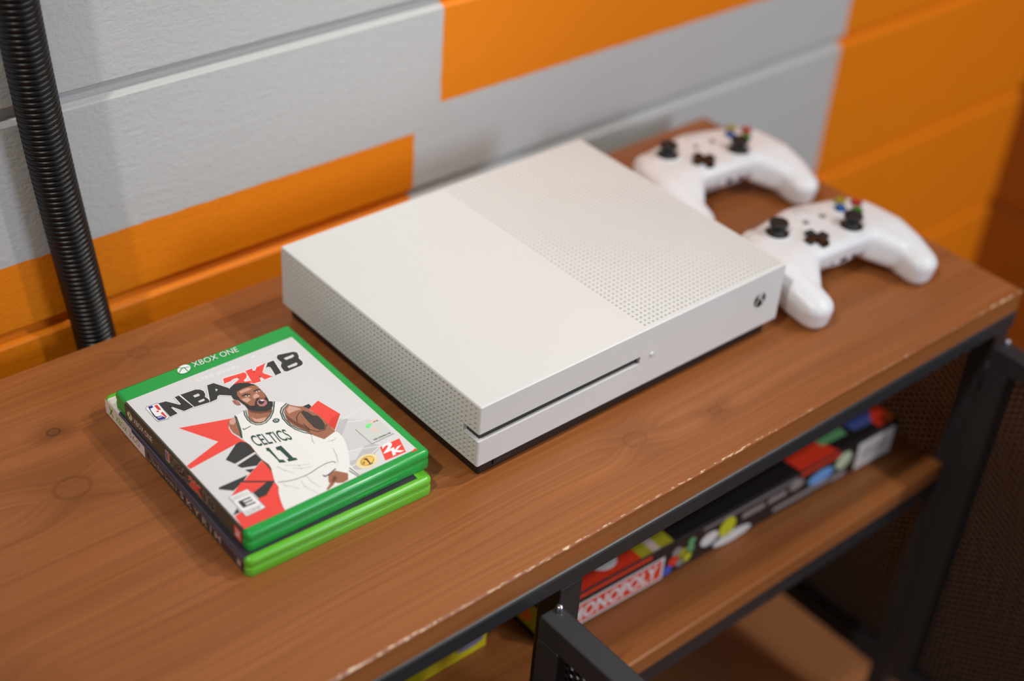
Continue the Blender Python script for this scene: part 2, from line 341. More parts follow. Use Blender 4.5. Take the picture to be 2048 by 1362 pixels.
def console():
    c = tag(empty('game_console', (0, 0, TZ)), 'flat white game console with dotted vents lying on the bench', 'game console')
    W, D, H, B, b = 0.295, 0.230, 0.0625, 0.0123, 0.0008
    S0, S1, SX, SY, SD = 0.0338, 0.0402, 0.1455, 0.0157, 0.004
    mid = 0.1478
    mb = MB(); q = mb.quad
    # flat faces (top and left grilles are parts of their own)
    q((b, b, H), (mid, b, H), (mid, D-b, H), (b, D-b, H))
    q((W, b, B+b), (W, D-b, B+b), (W, D-b, H-b), (W, b, H-b)); q((W-b, D, B+b), (b, D, B+b), (b, D, H-b), (W-b, D, H-b)); q((b, b, B), (b, D-b, B), (W-b, D-b, B), (W-b, b, B))
    q((b, 0, B+b), (W-b, 0, B+b), (W-b, 0, S0), (b, 0, S0)); q((b, 0, S1), (W-b, 0, S1), (W-b, 0, H-b), (b, 0, H-b)); q((SX, 0, S0), (W-b, 0, S0), (W-b, 0, S1), (SX, 0, S1))
    # chamfers
    q((b, 0, H-b), (W-b, 0, H-b), (W-b, b, H), (b, b, H)); q((W, b, H-b), (W, D-b, H-b), (W-b, D-b, H), (W-b, b, H)); q((W-b, D, H-b), (b, D, H-b), (b, D-b, H), (W-b, D-b, H)); q((0, D-b, H-b), (0, b, H-b), (b, b, H), (b, D-b, H))
    q((W-b, 0, B+b), (b, 0, B+b), (b, b, B), (W-b, b, B)); q((W, D-b, B+b), (W, b, B+b), (W-b, b, B), (W-b, D-b, B)); q((b, D, B+b), (W-b, D, B+b), (W-b, D-b, B), (b, D-b, B)); q((0, b, B+b), (0, D-b, B+b), (b, D-b, B), (b, b, B))
    for z0, z1 in ((B+b, S0), (S1, H-b)): q((0, b, z0), (b, 0, z0), (b, 0, z1), (0, b, z1))
    q((W-b, 0, B+b), (W, b, B+b), (W, b, H-b), (W-b, 0, H-b)); q((W, D-b, B+b), (W-b, D, B+b), (W-b, D, H-b), (W, D-b, H-b)); q((b, D, B+b), (0, D-b, B+b), (0, D-b, H-b), (b, D, H-b))
    for z, zz in ((H-b, H), (B+b, B)):
        for p in (((0, b, z), (b, 0, z), (b, b, zz)), ((W-b, 0, z), (W, b, z), (W-b, b, zz)), ((W, D-b, z), (W-b, D, z), (W-b, D-b, zz)), ((b, D, z), (0, D-b, z), (b, D-b, zz))):
            mb.add(p, [(0, 1, 2) if zz > z else (2, 1, 0)])
    # slot lips, running round the left front corner
    for z, up in ((S0, True), (S1, False)):
        loop = [(0, SY, z), (0, b, z), (b, 0, z), (SX, 0, z), (SX, SD, z), (SD, SD, z), (SD, SY, z)]
        mb.add(loop if up else loop[::-1], [tuple(range(7))])
    mb.quad((SX, 0, S0), (SX, 0, S1), (SX, SD, S1), (SX, SD, S0)); mb.quad((0, SY, S0), (SD, SY, S0), (SD, SY, S1), (0, SY, S1))
    mb.build('shell', MAT['shell'], c)
    sl = MB(); sl.box(SD-0.001, SX, SD-0.001, 0.02, S0-0.0005, S1+0.0005); sl.build('disc_slot', MAT['black_plastic'], c)['label'] = 'dark slot for discs across the front'
    # dotted vents: one cell per dot, a dimple sunk into the face
    def cells(mb, fn, u0, u1, v0, v1, pitch, r, depth, deep, tp=0.8, skip=None):
        nu = max(1, int(round((u1-u0)/pitch))); nv = max(1, int(round((v1-v0)/pitch))); du = (u1-u0)/nu; dv = (v1-v0)/nv
        for i in range(nu):
            for j in range(nv):
                x0, y0 = u0+i*du, v0+j*dv; cx, cy = x0+du/2, y0+dv/2
                corners = [(x0, y0), (x0+du, y0), (x0+du, y0+dv), (x0, y0+dv)]
                if skip and skip(cx, cy): 
                    continue
                dd = depth if not deep(cx, cy) else depth*2.6
                o = [(cx+r*cos(pi*(k+0.5)/4), cy+r*sin(pi*(k+0.5)/4)) for k in range(8)]; i2 = [(cx+r*tp*cos(pi*(k+0.5)/4), cy+r*tp*sin(pi*(k+0.5)/4)) for k in range(8)]
                v = [fn(a, e, 0) for a, e in corners]+[fn(a, e, 0) for a, e in o]+[fn(a, e, -dd) for a, e in i2]
                # octagon vertices: 4..11 ; k=0 at +22.5deg
                f = [(0, 1, 10, 9), (1, 2, 4, 11), (2, 3, 6, 5), (3, 0, 8, 7), (1, 11, 10), (2, 5, 4), (3, 7, 6), (0, 9, 8)]
                mb.add(v, f, 0)
                n0 = len(mb.v)-20
                mb.f += [tuple(n0+t for t in (4+k, 4+(k+1) % 8, 12+(k+1) % 8, 12+k)) for k in range(8)]+[tuple(n0+12+k for k in range(8))]
                mb.m += [0]*8+[1]; mb.s += [False]*9
    g = MB(); m = 0.0022
    cells(g, lambda u, v, h: (u, v, H+h), mid+m*0.4, W-b-m, b+m, D-b-m, 0.0041, 0.00112, 0.0013, lambda x, y: math.hypot(x-0.222, y-0.118) < 0.060)
    x0, x1, y0, y1 = mid, W-b, b, D-b; a0, a1, c0, c1 = mid+m*0.4, W-b-m, b+m, D-b-m
    for p in ((x0, x1, y0, c0), (x0, x1, c1, y1), (x0, a0, c0, c1), (a1, x1, c0, c1)): g.quad((p[0], p[2], H), (p[1], p[2], H), (p[1], p[3], H), (p[0], p[3], H))
    g.build('top_vent', [MAT['shell'], MAT['hole']], c)['label'] = 'white top panel dotted with small holes'
    g = MB(); zb, zt, ya, yb = B+b, H-b, b, D-b; m = 0.0009
    fn = lambda u, v, h: (-h, D-u, v)
    # side vent in three blocks so that the slot stays open
    def blk(u0, u1, v0, v1): cells(g, fn, u0, u1, v0, v1, 0.0040, 0.00142, 0.0020, lambda x, y: False, 0.95)
    blk(D-yb+m, D-SY, zb+m, zt-m); blk(D-SY, D-ya-m, zb+m, S0-0.0004); blk(D-SY, D-ya-m, S1+0.0004, zt-m)
    def r(u0, u1, v0, v1): g.quad(fn(u0, v0, 0), fn(u1, v0, 0), fn(u1, v1, 0), fn(u0, v1, 0))
    r(D-yb, D-ya, zb, zb+m); r(D-yb, D-ya, zt-m, zt); r(D-yb, D-yb+m, zb+m, zt-m); r(D-ya-m, D-ya, zb+m, S0); r(D-ya-m, D-ya, S1, zt-m); r(D-SY, D-ya-m, S0-0.0004, S0); r(D-SY, D-ya-m, S1, S1+0.0004)
    g.build('side_vent', [MAT['shell'], MAT['hole']], c)['label'] = 'white side panel dotted with round holes'
    # base, port, buttons, lettering
    base = MB().box(0.0045, W-0.0065, 0.0045, D-0.004, 0.0, B+0.0003, b=0.002).build('base', MAT['black_plastic'], c); base['label'] = 'black recessed base'
    p = MB(); p.box(0.0175, 0.0325, 0.0036, 0.0046, 0.0035, 0.0095, b=0.0003); p.box(0.0195, 0.0305, 0.0034, 0.0037, 0.0058, 0.0072)
    p.build('usb_port', plain('port_grey', (60, 62, 64), 0.35, metal=0.6), base)
    ej = MB(); ej.lathe([(0.0019, 0.0), (0.0019, 0.0005), (0.0015, 0.0008)], 18); ej.v = [(0.1567+a, -h, 0.0378+e) for a, e, h in ej.v]; ej.f = [f[::-1] for f in ej.f]; ej.build('eject_button', MAT['shell'], c)
    pal = {'k': MAT['black_plastic'], 'w': MAT['shell']}
    pr = Print(pal, lambda u, v, h: (0.2700+u/1000, -0.0003-h*4, 0.0392+v/1000))
    pr.ell(0, 'k', 0, 0, 6.2, 6.2, 28)
    def arc(pts): pr.line(1, 'w', 1.25, pts)
    arc([(-4.3, -4.4), (-3.2, -1.6), (-1.2, 1.2), (1.2, 3.0), (3.2, 3.7)]); arc([(4.3, -4.4), (3.2, -1.6), (1.2, 1.2), (-1.2, 3.0), (-3.2, 3.7)])
    pr.poly(1, 'w', [(-3.4, 5.2), (-1.6, 4.6), (0, 3.2), (1.6, 4.6), (3.4, 5.2), (0, 6.3)])
    btn = pr.build('power_button', c); btn['label'] = 'round black power button with a white cross'
    pr = Print({'g': MAT['deboss']}, lambda u, v, h: (0.0105+v/1000, 0.2235-u/1000, H+0.00004+h)); pr.text(0, 'g', 'XBOX', [(0, 0), (31, 0), (0, 7)], 0.0); pr.build('top_lettering', c)
    return c
console()

# ------------------------------------------------------------------ controllers
MAT['pad_white'] = plain('satin_white_plastic', (232, 232, 233), 0.36, 0.5, noise=0.02, nscale=40)
MAT['rubber'] = plain('black_rubber', (24, 24, 25), 0.5, 0.5, noise=0.15, nscale=900)
MAT['gloss_black'] = plain('glossy_black_plastic', (14, 14, 15), 0.12, 0.5)
def hull(mb, balls):
    bm = bmesh.new()
    for (x, y, z, a, b, c) in balls:
        for i in range(1, 8):
            for k in range(14):
                t = pi*i/8; p = 2*pi*k/14; bm.verts.new(((x+a*sin(t)*cos(p))/1000, (y+b*sin(t)*sin(p))/1000, (z+c*cos(t))/1000))
        bm.verts.new((x/1000, y/1000, (z+c)/1000)); bm.verts.new((x/1000, y/1000, (z-c)/1000))
    r = bmesh.ops.convex_hull(bm, input=bm.verts[:]); 
    bmesh.ops.delete(bm, geom=[v for v in bm.verts if not v.link_faces], context='VERTS'); mb.bm(bm)
def remeshed(name, mb, voxel, iters, mat, parent):
    o = mb.build('tmp', mat); m = o.modifiers.new('r', 'REMESH'); m.mode = 'VOXEL'; m.voxel_size = voxel; s = o.modifiers.new('s', 'SMOOTH'); s.factor = 0.6; s.iterations = iters
    dg = bpy.context.evaluated_depsgraph_get(); me = bpy.data.meshes.new_from_object(o.evaluated_get(dg)); bpy.data.objects.remove(o); me.name = name
    me.materials.clear(); me.materials.append(mat); me.polygons.foreach_set('use_smooth', [True]*len(me.polygons)); return link(name, me, parent)
def controller():
    c = empty('game_controller', (0, 0, 0)); mb = MB()
    for s in (-1, 1):
        hull(mb, [(s*47, 18, 34.5, 22, 23, 9), (s*46, -4, 35, 15, 15, 8.5), (0, 30, 35, 26, 20, 9), (0, -10, 37, 26, 10, 6.5), (0, -9, 24, 25, 9, 6), (s*47, 18, 24, 18, 19, 9)])
        hull(mb, [(s*52, 14, 34, 20, 22, 9.5), (s*52, 12, 22, 17, 19, 10), (s*59, -10, 32.5, 17, 18, 10), (s*58, -10, 17, 15, 16, 10), (s*40, -2, 34, 14, 15, 9)])
        hull(mb, [(s*59, -10, 32.5, 17, 18, 10), (s*58, -10, 17, 15, 16, 10), (s*61.5, -28, 27, 15.5, 15, 10.5), (s*60, -28, 13, 13.5, 13.5, 10.5)])
        hull(mb, [(s*61.5, -28, 27, 15.5, 15, 10.5), (s*60, -28, 13, 13.5, 13.5, 10.5), (s*60.5, -47.5, 20.5, 14.2, 14, 10.5), (s*60, -46.5, 11.5, 13.2, 13.2, 10.6)])
        hull(mb, [(s*40, -10, 34.5, 14, 11.5, 8.5), (s*55, -27, 28, 14, 14, 9), (s*39, -10, 21, 14, 11.5, 9), (s*54, -26, 17, 14, 14, 10)])
    hull(mb, [(-24, 22, 14, 10, 14, 12), (24, 22, 14, 10, 14, 12), (-24, 2, 18, 10, 10, 10), (24, 2, 18, 10, 10, 10)])
    body = remeshed('body', mb, 0.0013, 6, MAT['pad_white'], c)
    me = body.data; bvh = BVHTree.FromPolygons([v.co.copy() for v in me.vertices], [tuple(p.vertices) for p in me.polygons])
    def top(x, y): return bvh.ray_cast(Vector((x/1000, y/1000, 0.2)), Vector((0, 0, -1)))[0].z*1000
    for s in (-1, 1):
        t = MB(); hull(t, [(s*44, 44, 26, 12, 5, 8), (s*46, 36, 16, 11, 8, 8), (s*43, 47, 14, 9, 4, 6)]); remeshed('trigger', t, 0.0018, 5, MAT['pad_white'], c)
        t = MB(); hull(t, [(s*26, 41, 26, 8, 6, 8), (s*56, 30, 25, 9, 8, 8)]); remeshed('bumper', t, 0.0018, 4, MAT['pad_white'], c)
    for x, y in ((-41, 20), (20, -3)):
        z = top(x, y); st = MB(); k = 0.001
        st.lathe([(9.3*k, -0.8*k), (9.3*k, 0.5*k), (7.8*k, 1.1*k), (5.6*k, 1.9*k), (4.8*k, 4.4*k), (5.4*k, 6.4*k), (7.5*k, 7.7*k), (8.0*k, 9.2*k), (7.6*k, 10.7*k), (6.6*k, 11.2*k), (5.3*k, 10.4*k), (0.6*k, 10.0*k)], 30, (x*k, y*k, z*k))
        st.build('thumbstick', MAT['rubber'], c)['label'] = 'black thumbstick'
        rg = MB(); rg.lathe([(12.0*k, -1.5*k), (11.6*k, 0.5*k), (10.6*k, 1.0*k), (9.7*k, 0.6*k), (9.5*k, -1.5*k)], 30, (x*k, y*k, z*k)); rg.build('stick_ring', MAT['pad_white'], c)
    z = top(-20, -3); pts = []
    a, bb = 10.8, 3.6
    cr = [(bb-.4, bb-.4), (bb+.5, a-1), (bb-.4, a), (-bb+.4, a), (-bb-.5, a-1), (-bb+.4, bb-.4), (-a+1, bb+.5), (-a, bb-.4), (-a, -bb+.4), (-a+1, -bb-.5), (-bb+.4, -bb+.4), (-bb-.5, -a+1), (-bb+.4, -a), (bb-.4, -a), (bb+.5, -a+1), (bb-.4, -bb+.4), (a-1, -bb-.5), (a, -bb+.4), (a, bb-.4), (a-1, bb+.5)]
    n = len(cr); v = []
    for hgt, sc in ((-2.0, 1.02), (1.9, 1.0), (2.5, 0.94)):
        for u, w_ in cr: v.append(((-20+u*sc)/1000, (-3+w_*sc)/1000, (z+hgt+(0.5*(math.hypot(u, w_)/a) if hgt > 0 else 0))/1000))
    v.append((-0.020, -0.003, (z+1.7)/1000))
    dp = MB(); dp.add(v, [(i+o, i+1+o if i < n-1 else o, (i+1 if i < n-1 else 0)+o+n, i+o+n) for o in (0, n) for i in range(n)]+[(2*n+i, 2*n+(i+1) % n, 3*n) for i in range(n)])
    dp.build('direction_pad', MAT['gloss_black'], c)['label'] = 'glossy black cross-shaped pad'
    for nm, dx, dy, rgb in (('Y', 0, 9.6, (196, 176, 40)), ('X', -9.6, 0, (34, 108, 190)), ('B', 9.6, 0, (206, 62, 40)), ('A', 0, -9.6, (80, 150, 40))):
        x, y = 41+dx, 20+dy; z = top(x, y); k = 0.001
        bt = MB(); bt.lathe([(4.9*k, -1.5*k), (4.9*k, 1.8*k), (4.2*k, 2.8*k), (2.6*k, 3.4*k), (0.4*k, 3.6*k)], 22, (x*k, y*k, z*k))
        m = MAT.get('btn'+nm) or plain('tinted_button', tuple(int(q*0.72) for q in rgb), 0.12, 0.5); MAT['btn'+nm] = m
        bo = bt.build('face_button', m, c)
        ml = MAT.get('let'+nm) or plain('button_letter', tuple(min(255, int(q*1.15)) for q in rgb), 0.3); MAT['let'+nm] = ml
        pr = Print({'c': ml}, lambda u, w_, h, x=x, y=y, z=z: ((x+u)*k, (y+w_)*k, (z+3.75)*k+h)); pr.text(0, 'c', nm, [(-1.8, -2.2), (1.8, -2.2), (-1.8, 2.2)], 0.02); pr.build('button_letter', bo)
    for x in (-9.5, 9.5):
        z = top(x, 19); k = 0.001; bt = MB(); bt.lathe([(2.6*k, -1*k), (2.6*k, 0.7*k), (2.0*k, 1.1*k)], 18, (x*k, 19*k, z*k)); bt.build('menu_button', MAT.setdefault('menu', plain('grey_button', (126, 122, 118), 0.3)), c)
    z = top(0, 33); k = 0.001; gb = MB(); gb.lathe([(6.4*k, -1*k), (6.4*k, 0.5*k), (5.6*k, 0.9*k)], 26, (0, 33*k, z*k)); g = gb.build('guide_button', plain('pale_button', (214, 214, 216), 0.3), c)
    # sockets in the wall between the grips
    for x, wd, hh in ((0, 8, 5.0), (12, 6, 3.2), (-13, 3, 2.4)):
        hit = bvh.ray_cast(Vector((x*k, -0.2, 0.0265)), Vector((0, 1, 0)))[0]
        MB().box((x-wd/2)*k, (x+wd/2)*k, hit.y-0.0004, hit.y+0.004, 0.0265-hh*k/2, 0.0265+hh*k/2, b=0.0005).build('socket', plain('socket_grey', (70, 70, 74), 0.4), c)
    lo = min(v.co.z for v in me.vertices); c['lo'] = lo
    return c
def copy_tree(o, parent=None):
    n = o.copy(); COL.objects.link(n); n.parent = parent
    for ch in o.children: copy_tree(ch, n)
    return n
pad = controller(); lo = pad['lo']; del pad['lo']
pad2 = copy_tree(pad)
pad.location = (0.3884, 0.0300, TZ-lo); pad.rotation_euler = (0, 0, radians(-4.0)); tag(pad, 'white wireless game controller nearer the front edge, touching the console corner', 'game controller', 'white game controllers on the bench')
pad2.location = (0.4050, 0.1693, TZ-lo); pad2.rotation_euler = (0, 0, radians(-5.0)); tag(pad2, 'white wireless game controller nearer the wall, behind the other one', 'game controller', 'white game controllers on the bench')

# ------------------------------------------------------------------ game cases
def print_mat(rgb, rough=0.38): return plain('print_ink', rgb, rough, 0.45, coat=0.25)
PAL = {k: print_mat(v) for k, v in dict(paper=(222, 220, 219), shard=(196, 194, 195), shard2=(212, 210, 211), streak=(238, 236, 236), white=(244, 243, 241), red=(244, 74, 62), reddark=(224, 62, 48), ink=(52, 52, 50), title=(50, 50, 48), trim=(140, 140, 142),
    blue=(50, 44, 132), logored=(222, 54, 52), jersey=(240, 238, 234), skin=(164, 106, 78), skinlight=(214, 164, 144), skindark=(116, 70, 50), beard=(50, 46, 44), tattoo=(66, 56, 50), lip=(190, 118, 116), green=(36, 74, 62), seam=(92, 84, 92), fold=(214, 211, 208),
    holo=(212, 214, 208), hologreen=(120, 236, 140), holopink=(236, 208, 190), gold=(246, 200, 96), goldpale=(240, 224, 170), goldbrown=(130, 90, 60), plum=(84, 40, 58), case=(40, 150, 62), dark=(82, 75, 62), cream=(236, 234, 226), purple=(52, 42, 96), night=(52, 46, 56), night_lit=(84, 82, 98), tan=(186, 174, 152), lime=(96, 170, 40)).items()}
# cover print in millimetres from the sheet centre: shape, layer, ink, points
ART=[
('poly',1,'shard',[(41.4,-49.8),(46.5,-57.7),(44.8,-60),(23.2,-70),(17.5,-66),(21.1,-59.4),(26.6,-59.9)]),
('poly',1,'shard',[(41,-20.4),(45,-24),(31.8,-35.6),(30.9,-29.9),(37.5,-23.1)]),
('poly',1,'shard2',[(45,-24),(61.3,-36.8),(58.5,-40.7),(42.9,-34.2),(42.7,-53.2),(26.9,-51),(30.3,-41.3),(31.8,-35.6)]),
('line',2,'streak',0.5,[(40.4,-22.2),(61.1,-19.4)]),
('line',2,'streak',0.6,[(42.7,-26.4),(53,-31)]),
('line',2,'streak',0.6,[(26.6,-50.7),(46.2,-58.1)]),
('line',2,'streak',0.8,[(20,-64.2),(25.6,-64)]),
('line',2,'streak',0.6,[(37.9,-61.2),(45.8,-58.6)]),
('poly',2,'red',[(-49.5,30.5),(-15.5,19.3),(-20.8,16.8),(-23.5,12.1),(-24.4,6.3),(-21.7,-6.6),(-24.4,-3.6),(-63.2,-8.6),(-63.5,-4.7),(-35.7,4.3)]),
('poly',2,'red',[(-27,-49),(-26.6,-51.3),(-27.6,-54.4),(-30,-57.9),(-33.5,-66.8),(-35,-70.8),(-35.1,-74.7),(-64.1,-74),(-62.8,-61.3),(-53.3,-59.4),(-40.7,-55.4)]),
('poly',3,'ink',[(-24.3,-3.5),(-21.7,-6.7),(-21.7,-17.3),(-38.2,-20.2),(-40.9,-13.5),(-27.9,-4.1)]),
('poly',3,'ink',[(-22.7,-19.3),(-22.7,-26.6),(-27.9,-29.5),(-36.8,-25.9),(-38,-22.4)]),
('poly',3,'ink',[(-30.5,-31),(-34.8,-33.1),(-36.1,-28.7)]),
('poly',4,'red',[(-23.1,-27.3),(-23.2,-39.2),(-26.4,-48.1),(-42,-37.1)]),
('poly',3,'ink',[(-37.2,-33.7),(-42.9,-37.5),(-51.8,-41.3),(-58.4,-35),(-57.3,-33.5)]),
('poly',4,'ink',[(-42.4,-36.8),(-26.4,-48.1),(-27.3,-49.2),(-44.1,-37.4)]),
('poly',4,'red',[(-44.1,-37.4),(-31.3,-46.4),(-43.2,-50.1),(-44.2,-45.1),(-56.4,-45.3)]),
('poly',5,'ink',[(-31.2,-46.3),(-26.5,-48.2),(-37.6,-56.3),(-42.9,-56.1),(-43.1,-49.9)]),
('poly',5,'ink',[(-58.1,-56.1),(-58.5,-60.2),(-63.3,-60.1)]),
('poly',3,'red',[(39.2,3.4),(43.5,-16.6),(31.3,-28.3),(31.2,-18.8),(31.2,-10.6),(29.5,-0.8)]),
('poly',2,'ink',[(27.4,4),(32.4,3.9),(32.3,0.6),(29.5,-0.8),(27.3,-0.4)]),
('poly',4,'reddark',[(43.5,-16.6),(31.3,-28.3),(31.2,-20.9),(36.1,-17)]),
('poly',3,'red',[(59.2,-74.5),(63.2,-72.9),(63.6,-75.2),(59.7,-75.2)]),
('line',3,'trim',1.9,[(-47.9,60.2),(-42.9,59.4),(-36.3,49.5),(-36.1,60),(-33,60),(-31.1,44),(-38.2,43.6),(-43.5,54.2),(-42.7,43.9),(-48.4,43.5),(-47.9,60.2)]),
('line',4,'white',1.5,[(-47.9,60.2),(-42.9,59.4),(-36.3,49.5),(-36.1,60),(-33,60),(-31.1,44),(-38.2,43.6),(-43.5,54.2),(-42.7,43.9),(-48.4,43.5),(-47.9,60.2)]),
('poly',5,'title',[(-47.9,60.2),(-42.9,59.4),(-36.3,49.5),(-36.1,60),(-33,60),(-31.1,44),(-38.2,43.6),(-43.5,54.2),(-42.7,43.9),(-48.4,43.5)]),
('line',3,'trim',1.9,[(-31.8,60.1),(-20.9,59.4),(-18.4,57.6),(-17.3,55),(-18.1,51.2),(-19.7,49),(-19.1,46.4),(-19.3,43.5),(-20.4,42.3),(-30.6,43.6),(-31.8,60.1)]),
('line',4,'white',1.5,[(-31.8,60.1),(-20.9,59.4),(-18.4,57.6),(-17.3,55),(-18.1,51.2),(-19.7,49),(-19.1,46.4),(-19.3,43.5),(-20.4,42.3),(-30.6,43.6),(-31.8,60.1)]),
('poly',5,'title',[(-31.8,60.1),(-20.9,59.4),(-18.4,57.6),(-17.3,55),(-18.1,51.2),(-19.7,49),(-19.1,46.4),(-19.3,43.5),(-20.4,42.3),(-30.6,43.6)]),
('line',3,'trim',1.9,[(-12.3,59.1),(-7.5,58.7),(-2.1,48.3),(-4,39.6),(-11.6,45.9),(-14.6,42.3),(-19.7,42.1),(-12.3,59.1)]),
('line',4,'white',1.5,[(-12.3,59.1),(-7.5,58.7),(-2.1,48.3),(-4,39.6),(-11.6,45.9),(-14.6,42.3),(-19.7,42.1),(-12.3,59.1)]),
('poly',5,'title',[(-12.3,59.1),(-7.5,58.7),(-2.1,48.3),(-4,39.6),(-11.6,45.9),(-14.6,42.3),(-19.7,42.1)]),
('poly',6,'paper',[(-25.5,54.5),(-21.6,54.5),(-21.4,52.6),(-22.3,51.9),(-25.6,52.1)]),
('poly',6,'paper',[(-25.7,47.5),(-21.5,47.8),(-21.3,46.3),(-22.3,45.5),(-25.7,45.6)]),
('poly',6,'paper',[(-9.9,52.7),(-8.8,51),(-10.8,49.7)]),
('line',4,'white',1.6,[(-0.5,58.4),(0.8,59.3),(15,57.5),(15.7,55.9),(15,53.5),(13.5,51.4),(10.3,49.7),(9,48.7),(13.9,47),(13.8,44.2),(2,48.8),(2.4,50.1),(8.9,53),(9.5,54.3),(4.7,55.2),(3.1,53.9),(-2,54.2),(-0.5,58.4)]),
('poly',5,'red',[(-0.5,58.4),(0.8,59.3),(15,57.5),(15.7,55.9),(15,53.5),(13.5,51.4),(10.3,49.7),(9,48.7),(13.9,47),(13.8,44.2),(2,48.8),(2.4,50.1),(8.9,53),(9.5,54.3),(4.7,55.2),(3.1,53.9),(-2,54.2)]),
('line',4,'white',1.6,[(16.7,58.4),(21.7,58.1),(20.6,53.3),(25.3,57.7),(32.2,57.9),(25,50),(28.6,42.6),(22.3,42.6),(21.6,48.6),(19.3,42.3),(13.5,43.2),(16.7,58.4)]),
('poly',5,'red',[(16.7,58.4),(21.7,58.1),(20.6,53.3),(25.3,57.7),(32.2,57.9),(25,50),(28.6,42.6),(22.3,42.6),(21.6,48.6),(19.3,42.3),(13.5,43.2)]),
('line',4,'white',1.4,[(30.1,53.6),(33.7,57.6),(37.5,57.6),(38.6,57.4),(35.6,42.6),(30.7,42.5),(33,53.1),(30.1,53.6)]),
('poly',5,'title',[(30.1,53.6),(33.7,57.6),(37.5,57.6),(38.6,57.4),(35.6,42.6),(30.7,42.5),(33,53.1)]),
('line',4,'white',1.4,[(42.3,59.5),(44.3,61.3),(55.3,58.4),(56.8,56),(55.5,51.7),(54.1,50.1),(54.2,45.5),(53.1,43),(51.1,41.9),(39.4,41.7),(38.1,43.2),(38.8,48.4),(40.5,51.1),(42.1,51.9),(41.5,56.8),(42.3,59.5)]),
('poly',5,'title',[(42.3,59.5),(44.3,61.3),(55.3,58.4),(56.8,56),(55.5,51.7),(54.1,50.1),(54.2,45.5),(53.1,43),(51.1,41.9),(39.4,41.7),(38.1,43.2),(38.8,48.4),(40.5,51.1),(42.1,51.9),(41.5,56.8)]),
('poly',6,'paper',[(45.6,55.6),(53,55.8),(53.1,54),(51.1,53),(45.9,53.1)]),
('poly',6,'paper',[(42.6,46.4),(50.1,46.8),(50.1,45.1),(48.6,43.9),(42.6,44.2)]),
('poly',4,'trim',[(-57.3,60.1),(-55.6,61.7),(-48.3,61),(-47.5,59.5),(-48.9,44),(-50.3,42.3),(-57.1,43.6),(-57.5,45.1)]),
('poly',5,'white',[(-57,59.9),(-55.6,61.1),(-48.6,60.5),(-48,59.2),(-49.2,44.3),(-50.4,42.9),(-56.8,44.1),(-57.1,45.2)]),
('poly',6,'blue',[(-55.2,60.7),(-52.2,60.4),(-52.7,58.1),(-54.8,58.3),(-55.8,54.2),(-55.5,52.8),(-56.7,50.7),(-55.1,48.4),(-52.6,48),(-51.1,44.4),(-51.9,43.5),(-56.1,44.3),(-56.5,45.7)]),
('poly',6,'logored',[(-51.3,59.6),(-49.2,59.3),(-49.6,53.2),(-51.3,53.9),(-51.5,56.4)]),
('poly',6,'logored',[(-51.7,50.2),(-49.9,51),(-50,45),(-50.9,43.9),(-51.4,46.7)]),
('poly',6,'logored',[(-52.9,54),(-51.5,53.6),(-51.8,52),(-53,52.3)]),
('text',7,'white','NBA',[(-55.7,46.4),(-52.6,46.1),(-55.3,47.6)],0.02),
('text',3,'white','KYRIE IRVING',[(-16.3,65.5),(15.1,63.9),(-15.8,69.1)],0.01),
('text',3,'white','4K',[(27,67.9),(31.3,68),(28,70.2)],0.03),
('text',3,'streak','HDR',[(36.3,67.1),(45.6,66.7),(37,69.2)],0.03),
('text',3,'streak','READY',[(47.8,67.4),(59,66.6),(48.3,69.2)],0.02),
('poly',6,'jersey',[(-13.2,20.5),(-5.6,21.6),(-7.4,18.5),(-8.7,13.5),(-8.8,8.8),(-7,5.4),(-4.3,3.9),(-0.8,3.9),(3.8,6.3),(8.1,10),(11.9,14.8),(14.7,18.7),(17,17.2),(20.5,12.6),(15.3,10.2),(12.4,7),(10,0.5),(9.6,-6.6),(10.8,-13.2),(13.6,-19.2),(16.2,-22.3),(17.2,-25.7),(20.5,-32.3),(30.8,-29.8),(31.8,-32.3),(31.3,-38.4),(29.2,-44.8),(26.9,-50.3),(21.7,-59.2),(20.1,-62.4),(19.5,-74.5),(-35.7,-74.4),(-33.7,-67),(-30.7,-59.4),(-27.6,-54.5),(-27.1,-49.1),(-23.5,-40.4),(-22,-36.7),(-21.3,-32.7),(-22.4,-26.1),(-21.7,-17.3),(-21,-10.4),(-21.9,-5.5),(-21.5,-0.8),(-18.2,6.3)]),
('poly',6,'skin',[(-15.2,19.4),(-13.9,19.4),(-16.1,13.5),(-19.2,4.8),(-21.7,-0.6),(-23.4,6.4),(-22.9,11),(-21.2,16.4),(-18.9,19.2)]),
('poly',7,'skinlight',[(-15.6,19.1),(-14.4,19),(-16.3,15.1),(-19.5,13),(-21,15.5),(-18.9,18.8)]),
('poly',7,'skindark',[(-21.9,-5.5),(-21,-10.4),(-21.7,-17.3),(-22.4,-26.1),(-21.3,-32.7),(-22,-36.7),(-23.4,-39.8),(-23,-29.9),(-22.1,-18.7)]),
('poly',7,'skin',[(-3.6,21.8),(10.3,14.5),(8.6,11.1),(4.5,7.3),(-0.3,4.7),(-4,4.5),(-6.5,6.1),(-7.7,9.2),(-7.2,14.4)]),
('poly',8,'skinlight',[(-5.8,13.7),(-4.3,9.7),(2.1,7.8),(-0.9,5.1),(-4.2,5.6),(-6.3,8.6)]),
('poly',8,'skindark',[(-3.6,21.1),(9.9,13.9),(7.3,10.5),(0.4,13.1),(-3.9,18.3)]),
('poly',7,'skin',[(14.3,5.6),(16.7,8.5),(21,10.6),(24.5,6.1),(27.8,3.4),(29.8,-1.4),(29,-1.3),(31.2,-10.6),(31.2,-18.8),(30.8,-29.8),(20.6,-32.4),(16.7,-24.3),(14.2,-15.6),(12.1,-9.8),(11.2,-3.3)]),
